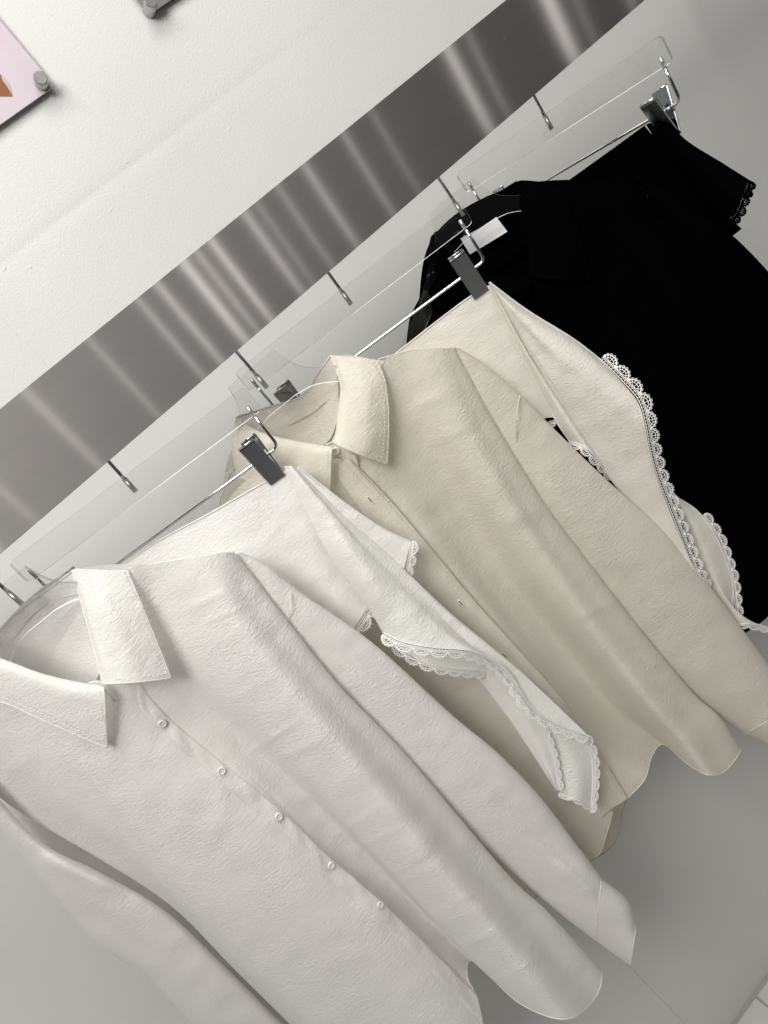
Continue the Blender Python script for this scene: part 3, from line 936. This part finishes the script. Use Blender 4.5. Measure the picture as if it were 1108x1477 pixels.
    seam(mbs, fr, [(392, 630), (420, 612), (450, 594), (472, 578), (491, 566)], [-.040, -.042, -.040, -.030, -.012], .0007)
    mbs.build('neck_tape', m, R)
    cr_r = [rib([(477, 512), (488, 543), (492, 561), (488, 591), (485, 622), (479, 637)], -.012, .044, .8),
            rib([(486, 513), (499, 545), (503, 566), (500, 598), (498, 628), (494, 645)], -.002, .052, .7),
            rib([(508, 515), (522, 547), (528, 570), (528, 604), (528, 636), (520, 656)], .014, .054, .7),
            rib([(528, 517), (541, 547), (547, 572), (549, 608), (547, 640), (542, 664)], .020, .046, .8),
            rib([(545, 519), (555, 547), (559, 573), (561, 605), (560, 645), (558, 670)], .022, .038, .9)]
    cloth('collar_leaf', fr, cr_r, m, R, 50, 60, disp=dsp(41, .0005, 24, -30), edges='blr', er=.0007)
    stitches('collar_topstitch', fr, [(538, 521), (549, 549), (553, 574), (555, 605), (553, 640), (549, 659), (520, 648), (496, 638)], [.023, .030, .036, .042, .047, .047, .054, .054], M_THREADC, R, .0040, .0004)
    cr_l = [rib([(479, 645), (440, 639), (400, 631), (372, 622), (352, 610), (341, 603)], .046, -.012, 1.2),
            rib([(478, 655), (438, 649), (396, 642), (366, 634), (346, 622), (338, 612)], .052, -.004, 1.2),
            rib([(477, 682), (432, 676), (386, 668), (354, 660), (340, 648), (335, 636)], .050, .002, 1.2),
            rib([(476, 712), (428, 706), (380, 696), (350, 690), (340, 682), (335, 672)], .042, -.004, 1.2)]
    cloth('collar_leaf', fr, cr_l, m, R, 44, 60, disp=dsp(43, .0005, 24, 20), edges='lr', er=.0007)
    mbe = MB()
    seam(mbe, fr, [(479, 645), (478, 655), (477, 682), (476, 712)], [.046, .052, .050, .042], .0007)
    mbe.build('collar_edge', m, R)
    stitches('collar_topstitch', fr, [(472, 650), (470, 680), (468, 706)], [.052, .0515, .045], M_THREADC, R, .0040, .0004)
    st = [rib([(470, 642), (484, 637), (497, 643), (514, 660)], .036, .036), rib([(474, 662), (486, 660), (500, 664), (518, 676)], .034, .032)]
    _, Ps, Gs = cloth('collar_stand', fr, st, m, R, 12, 24, edges='lr')
    p, n = surf_at(Ps, Gs, (485, 650))
    button(R, p, n, M_BUTC, M_THREADC, .0048)
    # buttonholes: bound slits along the placket
    for (x, y) in [(534, 720), (600, 796), (666, 872), (728, 945), (792, 1018), (846, 1094)]:
        p, n = surf_at(Pp, Gp, (x, y))
        q, _ = surf_at(Pp, Gp, (x+12, y+15))
        d = q-p; d /= np.linalg.norm(d)
        w = np.cross(n, d)
        mb = MB()
        a = np.linspace(0, 6.283, 22, endpoint=False)
        mb.tube([p+n*.0008+d*(.0062*math.cos(k))+w*(.0014*math.sin(k)) for k in a], .0007, 5, True)
        o = mb.build('buttonhole', M_THREADC, R)
        MB().add([p+n*.0006+d*(.0056*math.cos(k))+w*(.0009*math.sin(k)) for k in a], [tuple(range(22))]).build('slit', M_HOLE, o, False)
    mbx = MB()
    seam(mbx, fr, [(546, 518), (590, 506), (625, 503), (657, 502)], [.012, .008, .004, -.002], .0010)
    mbx.build('shoulder_seam', m, R)
    mbx = MB()
    seam(mbx, fr, [(338, 674), (324, 703), (312, 738)], [.0, -.004, -.01], .0012)
    mbx.build('shoulder_seam', m, R)
    Ls = [(650, 503), (672, 560), (722, 645), (782, 745), (830, 810), (884, 884), (944, 950), (998, 1003), (1076, 1060)]
    Rs = [(662, 502), (700, 526), (750, 570), (810, 629), (876, 693), (961, 769), (1020, 840), (1076, 914), (1150, 1015)]
    cloth('sleeve', fr, sleeve_ribs(Ls, Rs, -.016, -.016, .014, .028), m, R, 84, 170, True,
          disp=dsp(47, .0008, 36, -34, [((780, 690), (900, 830), .003, 16), ((900, 820), (1010, 960), -.003, 14)]))
    cu = sleeve_ribs([(1075, 1059), (1100, 1070), (1125, 1090)], [(1150, 1014), (1166, 1034), (1178, 1062)], -.016, -.012, .029, .025)
    cloth('cuff', fr, cu, m, R, 60, 24, True, disp=dsp(49, .001, 30, 40), edges='bt', er=.0008)
    ms = MB()
    seam(ms, fr, [(750, 570), (745, 604), (745, 640)], [-.006, .008, .0], .0006)
    ms.build('armhole_seam', m, R)
    Ll = [(308, 740), (340, 860), (390, 980), (470, 1090), (560, 1200), (640, 1290)]
    Rl = [(330, 730), (400, 860), (460, 960), (540, 1060), (620, 1160), (700, 1250)]
    cloth('sleeve', fr, sleeve_ribs(Ll, Rl, -.03, -.03, .010, .022), m, R, 50, 90, True, disp=dsp(53, .0008, 40))
    return R

def black_shirt():
    fr = FB
    R = fr.empty('button_shirt', 'black long-sleeved shirt with pointed collar and blank white neck label', 'shirt', 'shirts on the rail')
    m = M_BLACK
    body = [
        rib([(910, 258), (985, 380), (1060, 500), (1150, 640), (1250, 790)], -.03, -.05),
        rib([(916, 255), (1000, 380), (1080, 500), (1168, 640), (1268, 790)], -.002, .005),
        rib([(880, 257), (950, 380), (1030, 500), (1124, 640), (1236, 810)], .012, .05),
        rib([(846, 262), (900, 390), (984, 510), (1086, 650), (1200, 800)], .016, .02),
        rib([(812, 272), (850, 400), (930, 520), (1040, 660), (1170, 820)], .020, .05),
        rib([(766, 395), (800, 470), (880, 570), (990, 700), (1130, 860)], .030, .03),
        rib([(700, 420), (740, 520), (820, 630), (940, 760), (1100, 895)], .024, .05),
        rib([(640, 400), (680, 540), (760, 670), (880, 800), (1040, 935)], .014, .0),
        rib([(604, 440), (640, 580), (716, 706), (836, 836), (990, 980)], -.005, -.02)]
    cloth('body_front', fr, body, m, R, 110, 110, disp=dsp(61, .0008), edges='b')
    back = [rib([(910, 258), (1060, 500), (1250, 790)], -.03, -.05),
            rib([(744, 268), (880, 560), (1120, 860)], -.05, -.06),
            rib([(626, 340), (740, 640), (1000, 930)], -.04, -.06),
            rib([(600, 470), (706, 706), (984, 980)], -.055, -.06)]
    cloth('back_panel', fr, back, m, R, 50, 50, edges='b')
    ins = [rib([(627, 336), (655, 324), (690, 302), (722, 277), (745, 262)], -.020, -.012, dm=-.030),
           rib([(640, 360), (676, 346), (706, 326), (738, 300), (754, 282)], -.020, -.012, dm=-.030),
           rib([(670, 400), (706, 390), (740, 370), (758, 350), (764, 330)], -.012, -.004, dm=-.026)]
    cloth('neck_inside', fr, ins, m, R, 30, 40, edges='l')
    cr_r = [rib([(745, 262), (753, 301), (762, 350), (766, 398)], -.012, .044, .8),
            rib([(756, 260), (768, 302), (780, 352), (788, 401)], .002, .052, .7),
            rib([(784, 263), (798, 302), (812, 350), (824, 403)], .018, .048, .8),
            rib([(807, 271), (821, 302), (837, 344), (851, 403)], .022, .038, .9)]
    cloth('collar_leaf', fr, cr_r, m, R, 36, 40, edges='blr')
    cr_l = [rib([(765, 404), (724, 402), (690, 390), (660, 370), (636, 345), (627, 336)], .046, -.012, 1.2),
            rib([(764, 416), (720, 416), (684, 404), (650, 386), (630, 364), (620, 348)], .052, -.004, 1.2),
            rib([(760, 460), (714, 452), (676, 440), (640, 424), (622, 416), (615, 408)], .044, -.006, 1.2)]
    cloth('collar_leaf', fr, cr_l, m, R, 36, 40, edges='lr')
    # blank neck label
    lab = [rib([(664, 344), (692, 329), (716, 313)], -.030, -.024), rib([(678, 367), (706, 350), (732, 334)], -.028, -.020)]
    o, _, _ = cloth('neck_label', fr, lab, M_TAG, R, 8, 12)
    Ls = [(914, 256), (960, 320), (1020, 420), (1090, 540), (1160, 650), (1230, 760)]
    Rs = [(920, 253), (960, 272), (1034, 320), (1112, 396), (1210, 520), (1320, 660)]
    cloth('sleeve', fr, sleeve_ribs(Ls, Rs, -.006, -.004, .014, .026), m, R, 50, 70, True, disp=dsp(63, .0008))
    Ll = [(613, 416), (588, 476), (596, 600), (680, 740), (800, 870), (930, 985)]
    Rl = [(640, 404), (640, 480), (670, 580), (740, 700), (860, 830), (990, 950)]
    cloth('sleeve', fr, sleeve_ribs(Ll, Rl, -.014, -.035, .006, .018), m, R, 40, 60, True)
    return R

# ------------------------------------------------------------------ lace-edged shawls
def white_shawl():
    fr = F1
    R = fr.empty('lace_shawl', 'white lace-edged shawl gathered in a chrome clip, hanging in front of the cream shirt', 'shawl', 'lace-edged shawls in clips')
    m = M_SHAWLW
    pan = [rib([(140, 842), (200, 930), (280, 1030)], .0, -.01),
           rib([(222, 784), (300, 890), (380, 990)], -.002, .0),
           rib([(300, 742), (370, 850), (440, 955)], .0, .012),
           rib([(356, 710), (420, 820), (480, 928)], .001, .004),
           rib([(396, 688), (454, 800), (510, 906)], .001, .010),
           rib([(414, 680), (474, 790), (535, 868)], .001, .004)]
    cloth('back_panel', fr, pan, m, R, 80, 80, disp=dsp(71, .0008, 40, -36), edges='t', er=.0010)
    lace('lace_trim', fr, [(536, 866), (524, 890), (510, 908), (478, 930), (440, 955)], [.006, .009, .010, .006, .012], -1, M_LACEW, R)
    lace('lace_trim', fr, [(592, 780), (590, 800), (583, 832)], [.010, .012, .006], -1, M_LACEW, R, .0150, .0105)
    # the rolled cone that falls from the clip
    cone = [rib([(412, 678), (450, 745), (482, 802), (516, 850), (542, 884), (556, 912)], .004, .010),
            rib([(410, 672), (440, 735), (474, 800), (510, 850), (536, 884), (554, 914)], .008, .024),
            rib([(413, 672), (452, 735), (494, 802), (534, 856), (566, 898), (584, 926)], .012, .044),
            rib([(417, 672), (464, 735), (516, 806), (564, 862), (604, 906), (630, 934)], .015, .052),
            rib([(420, 672), (474, 736), (532, 806), (592, 868), (640, 912), (676, 938)], .015, .046),
            rib([(422, 673), (480, 738), (544, 806), (612, 872), (670, 926), (714, 953)], .014, .032),
            rib([(424, 674), (486, 740), (556, 808), (628, 878), (690, 940), (738, 974)], .012, .026),
            rib([(426, 674), (490, 740), (566, 812), (640, 880), (712, 948), (766, 1018)], .010, .024),
            rib([(427, 674), (494, 742), (576, 816), (646, 882), (728, 954), (800, 1042)], .008, .022),
            rib([(428, 675), (500, 744), (584, 822), (650, 884), (748, 966), (850, 1062)], .008, .018)]
    flap = [rib([(426, 676), (498, 746), (582, 824)], .0075, .0105),
            rib([(428, 674), (500, 736), (586, 808)], .008, .012),
            rib([(430, 673), (500, 727), (552, 762), (592, 781)], .004, .009)]
    cloth('folded_front', fr, flap, m, R, 24, 60, disp=dsp(75, .0008, 34, -40), edges='r', er=.0008)
    cloth('folded_front', fr, cone, m, R, 150, 130, disp=dsp(75, .0008, 34, -40, [((470, 760), (560, 880), .004, 18), ((540, 830), (660, 930), -.002, 16)]), edges='l', er=.0008)
    lace('lace_trim', fr, [(553, 912), (584, 926), (630, 934), (676, 938), (714, 953), (738, 974), (766, 1018), (800, 1042), (850, 1062)],
         [.026, .045, .054, .048, .034, .028, .026, .024, .020], 1, M_LACEW, R)
    und = [rib([(520, 850), (540, 884), (556, 914)], .004, .010), rib([(560, 870), (580, 915), (594, 946)], .010, .024),
           rib([(600, 890), (620, 930), (630, 962)], .012, .030), rib([(640, 910), (658, 942), (676, 966)], .012, .022), rib([(670, 920), (688, 946), (704, 968)], .008, .012)]
    cloth('under_layer', fr, und, m, R, 60, 30, disp=dsp(77, .0006, 30))
    lace('lace_trim', fr, [(556, 912), (576, 932), (596, 946), (630, 960), (672, 966), (700, 968)], [.012, .018, .025, .031, .024, .014], 1, M_LACEW, R, .0190, .0125)
    low = [rib([(640, 920), (689, 976), (743, 1048), (803, 1140)], .004, .010),
           rib([(660, 925), (712, 985), (764, 1052), (804, 1140)], .010, .018),
           rib([(690, 940), (742, 996), (782, 1054), (800, 1098), (806, 1140)], .008, .016)]
    cloth('hanging_corner', fr, low, m, R, 40, 70, disp=dsp(79, .0007, 36), edges='lr', er=.0009)
    lace('lace_trim', fr, [(772, 1034), (784, 1056), (796, 1090), (806, 1140)], [.012, .015, .016, .016], -1, M_LACEW, R, .0190, .0085)
    low2 = [rib([(736, 980), (782, 1052), (798, 1098), (808, 1146)], .002, .006),
            rib([(756, 990), (806, 1054), (830, 1104), (832, 1154)], .006, .016),
            rib([(780, 1005), (842, 1063), (855, 1104), (853, 1166)], .006, .008)]
    cloth('hanging_corner', fr, low2, m, R, 40, 60, disp=dsp(81, .0007, 36), edges='rb', er=.0009)
    lace('lace_trim', fr, [(842, 1062), (852, 1085), (856, 1110), (855, 1140), (851, 1172)], [.009, .009, .009, .009, .009], -1, M_LACEW, R, .0190, .0100)
    lace('lace_trim', fr, [(806, 1144), (832, 1152), (853, 1164)], [.006, .015, .009], 1, M_LACEW, R, .0190, .0080)
    return R

def cream_shawl():
    fr = F2
    R = fr.empty('lace_shawl', 'ivory lace-edged shawl gathered in a chrome clip, hanging in front of the black shirt', 'shawl', 'lace-edged shawls in clips')
    m = M_SHAWLC
    pan = [rib([(470, 590), (560, 700), (640, 800)], -.01, -.02),
           rib([(576, 506), (650, 600), (720, 700)], -.004, -.006),
           rib([(636, 459), (700, 560), (764, 650)], .0, .010),
           rib([(684, 424), (735, 520), (782, 606)], .001, .002),
           rib([(708, 414), (768, 515), (818, 604)], .001, .004)]
    cloth('back_panel', fr, pan, m, R, 80, 80, disp=dsp(91, .0008, 38, -36), edges='t', er=.0010)
    lace('lace_trim', fr, [(800, 606), (788, 612), (764, 650), (720, 700)], [.008, .004, .010, -.004], -1, M_LACEC, R, .0190, .011)
    mid = [rib([(704, 412), (752, 510), (798, 600), (824, 640)], .004, .010),
           rib([(707, 411), (758, 508), (812, 598), (846, 648)], .010, .026),
           rib([(710, 411), (764, 512), (826, 606), (868, 668)], .008, .020),
           rib([(712, 412), (766, 516), (832, 614), (888, 690)], .003, .006)]
    cloth('inner_fold', fr, mid, m, R, 60, 80, disp=dsp(93, .0007, 34, -40), edges='l', er=.0010)
    lace('lace_trim', fr, [(820, 636), (844, 644), (866, 666), (886, 688)], [.010, .026, .022, .008], 1, M_LACEC, R, .0190, .0105)
    cone = [rib([(706, 407), (760, 447), (826, 488), (868, 520)], .004, .006),
            rib([(704, 408), (772, 462), (846, 510), (898, 552)], .010, .030),
            rib([(705, 409), (776, 474), (858, 532), (920, 580)], .014, .044),
            rib([(706, 410), (772, 482), (856, 552), (930, 612)], .015, .050),
            rib([(707, 410), (766, 486), (850, 572), (937, 650)], .014, .044),
            rib([(708, 411), (760, 488), (842, 590), (948, 690)], .013, .038),
            rib([(709, 412), (756, 488), (836, 600), (968, 742)], .012, .034),
            rib([(710, 413), (753, 488), (832, 608), (926, 732), (1003, 828)], .010, .030),
            rib([(710, 415), (750, 490), (826, 614), (914, 736), (1016, 856)], .004, .020),
            rib([(712, 418), (756, 494), (832, 614), (920, 736), (1018, 852)], -.002, .008)]
    cloth('folded_front', fr, cone, m, R, 130, 130, disp=dsp(95, .0008, 34, -40, [((740, 450), (800, 540), -.003, 10), ((790, 510), (900, 640), .002, 18)]), edges='lr', er=.0010)
    lace('lace_trim', fr, [(866, 518), (898, 550), (921, 578), (931, 611), (938, 650), (949, 690), (969, 741), (988, 790), (1004, 830), (1016, 852)],
         [.008, .031, .045, .051, .045, .039, .035, .032, .031, .022], -1, M_LACEC, R)
    stitches('edge_stitch', fr, [(915, 580), (925, 612), (932, 650), (943, 692), (963, 743), (996, 828)], [.045, .051, .045, .039, .035, .031], M_LACEC, R, .004, .0004)
    tail = [rib([(955, 690), (985, 750), (1018, 836), (1060, 902)], .010, .012),
            rib([(962, 696), (1008, 770), (1040, 850), (1078, 900)], .016, .022),
            rib([(968, 712), (1007, 738), (1034, 776), (1056, 836), (1062, 886), (1110, 906)], .008, .008)]
    cloth('hanging_corner', fr, tail, m, R, 50, 70, disp=dsp(97, .0007, 34), edges='rb', er=.0010)
    lace('lace_trim', fr, [(1012, 744), (1034, 776), (1048, 812), (1056, 840), (1060, 872), (1062, 890)], [.009, .009, .009, .009, .009, .009], -1, M_LACEC, R, .0190, .0115)
    lace('lace_trim', fr, [(1058, 900), (1080, 900), (1110, 906)], [.014, .020, .010], 1, M_LACEC, R, .0190, .010)
    return R

def black_shawl():
    fr = F3
    R = fr.empty('lace_shawl', 'black lace-edged shawl gathered in a chrome clip beyond the black shirt', 'shawl', 'lace-edged shawls in clips')
    m = M_BLACK
    pan = [rib([(800, 276), (850, 370), (900, 460)], .0, .0),
           rib([(850, 240), (910, 330), (970, 410)], .0, .01),
           rib([(900, 204), (960, 290), (1020, 370)], .002, .006),
           rib([(930, 182), (1000, 262), (1070, 330)], .001, .004)]
    cloth('back_panel', fr, pan, m, R, 50, 50, disp=dsp(101, .0008), edges='t')
    cone = [rib([(932, 180), (975, 250), (1030, 330)], .0, .0),
            rib([(936, 178), (985, 240), (1056, 310)], .008, .03),
            rib([(948, 174), (1000, 228), (1068, 288)], .012, .035),
            rib([(958, 172), (988, 203), (1040, 240), (1076, 266)], .006, .02),
            rib([(962, 174), (990, 204), (1044, 238), (1082, 262)], -.004, .0)]
    cloth('folded_front', fr, cone, m, R, 60, 60, disp=dsp(103, .0008), edges='br')
    lace('lace_trim', fr, [(1078, 260), (1074, 274), (1068, 288), (1060, 308), (1040, 330)], [.0, .016, .034, .030, .010], -1, M_LACEB, R, .0140, .0115, bold=1.9)
    return R

white_shirt()
white_shawl()
cream_shirt()
cream_shawl()
black_shirt()
black_shawl()
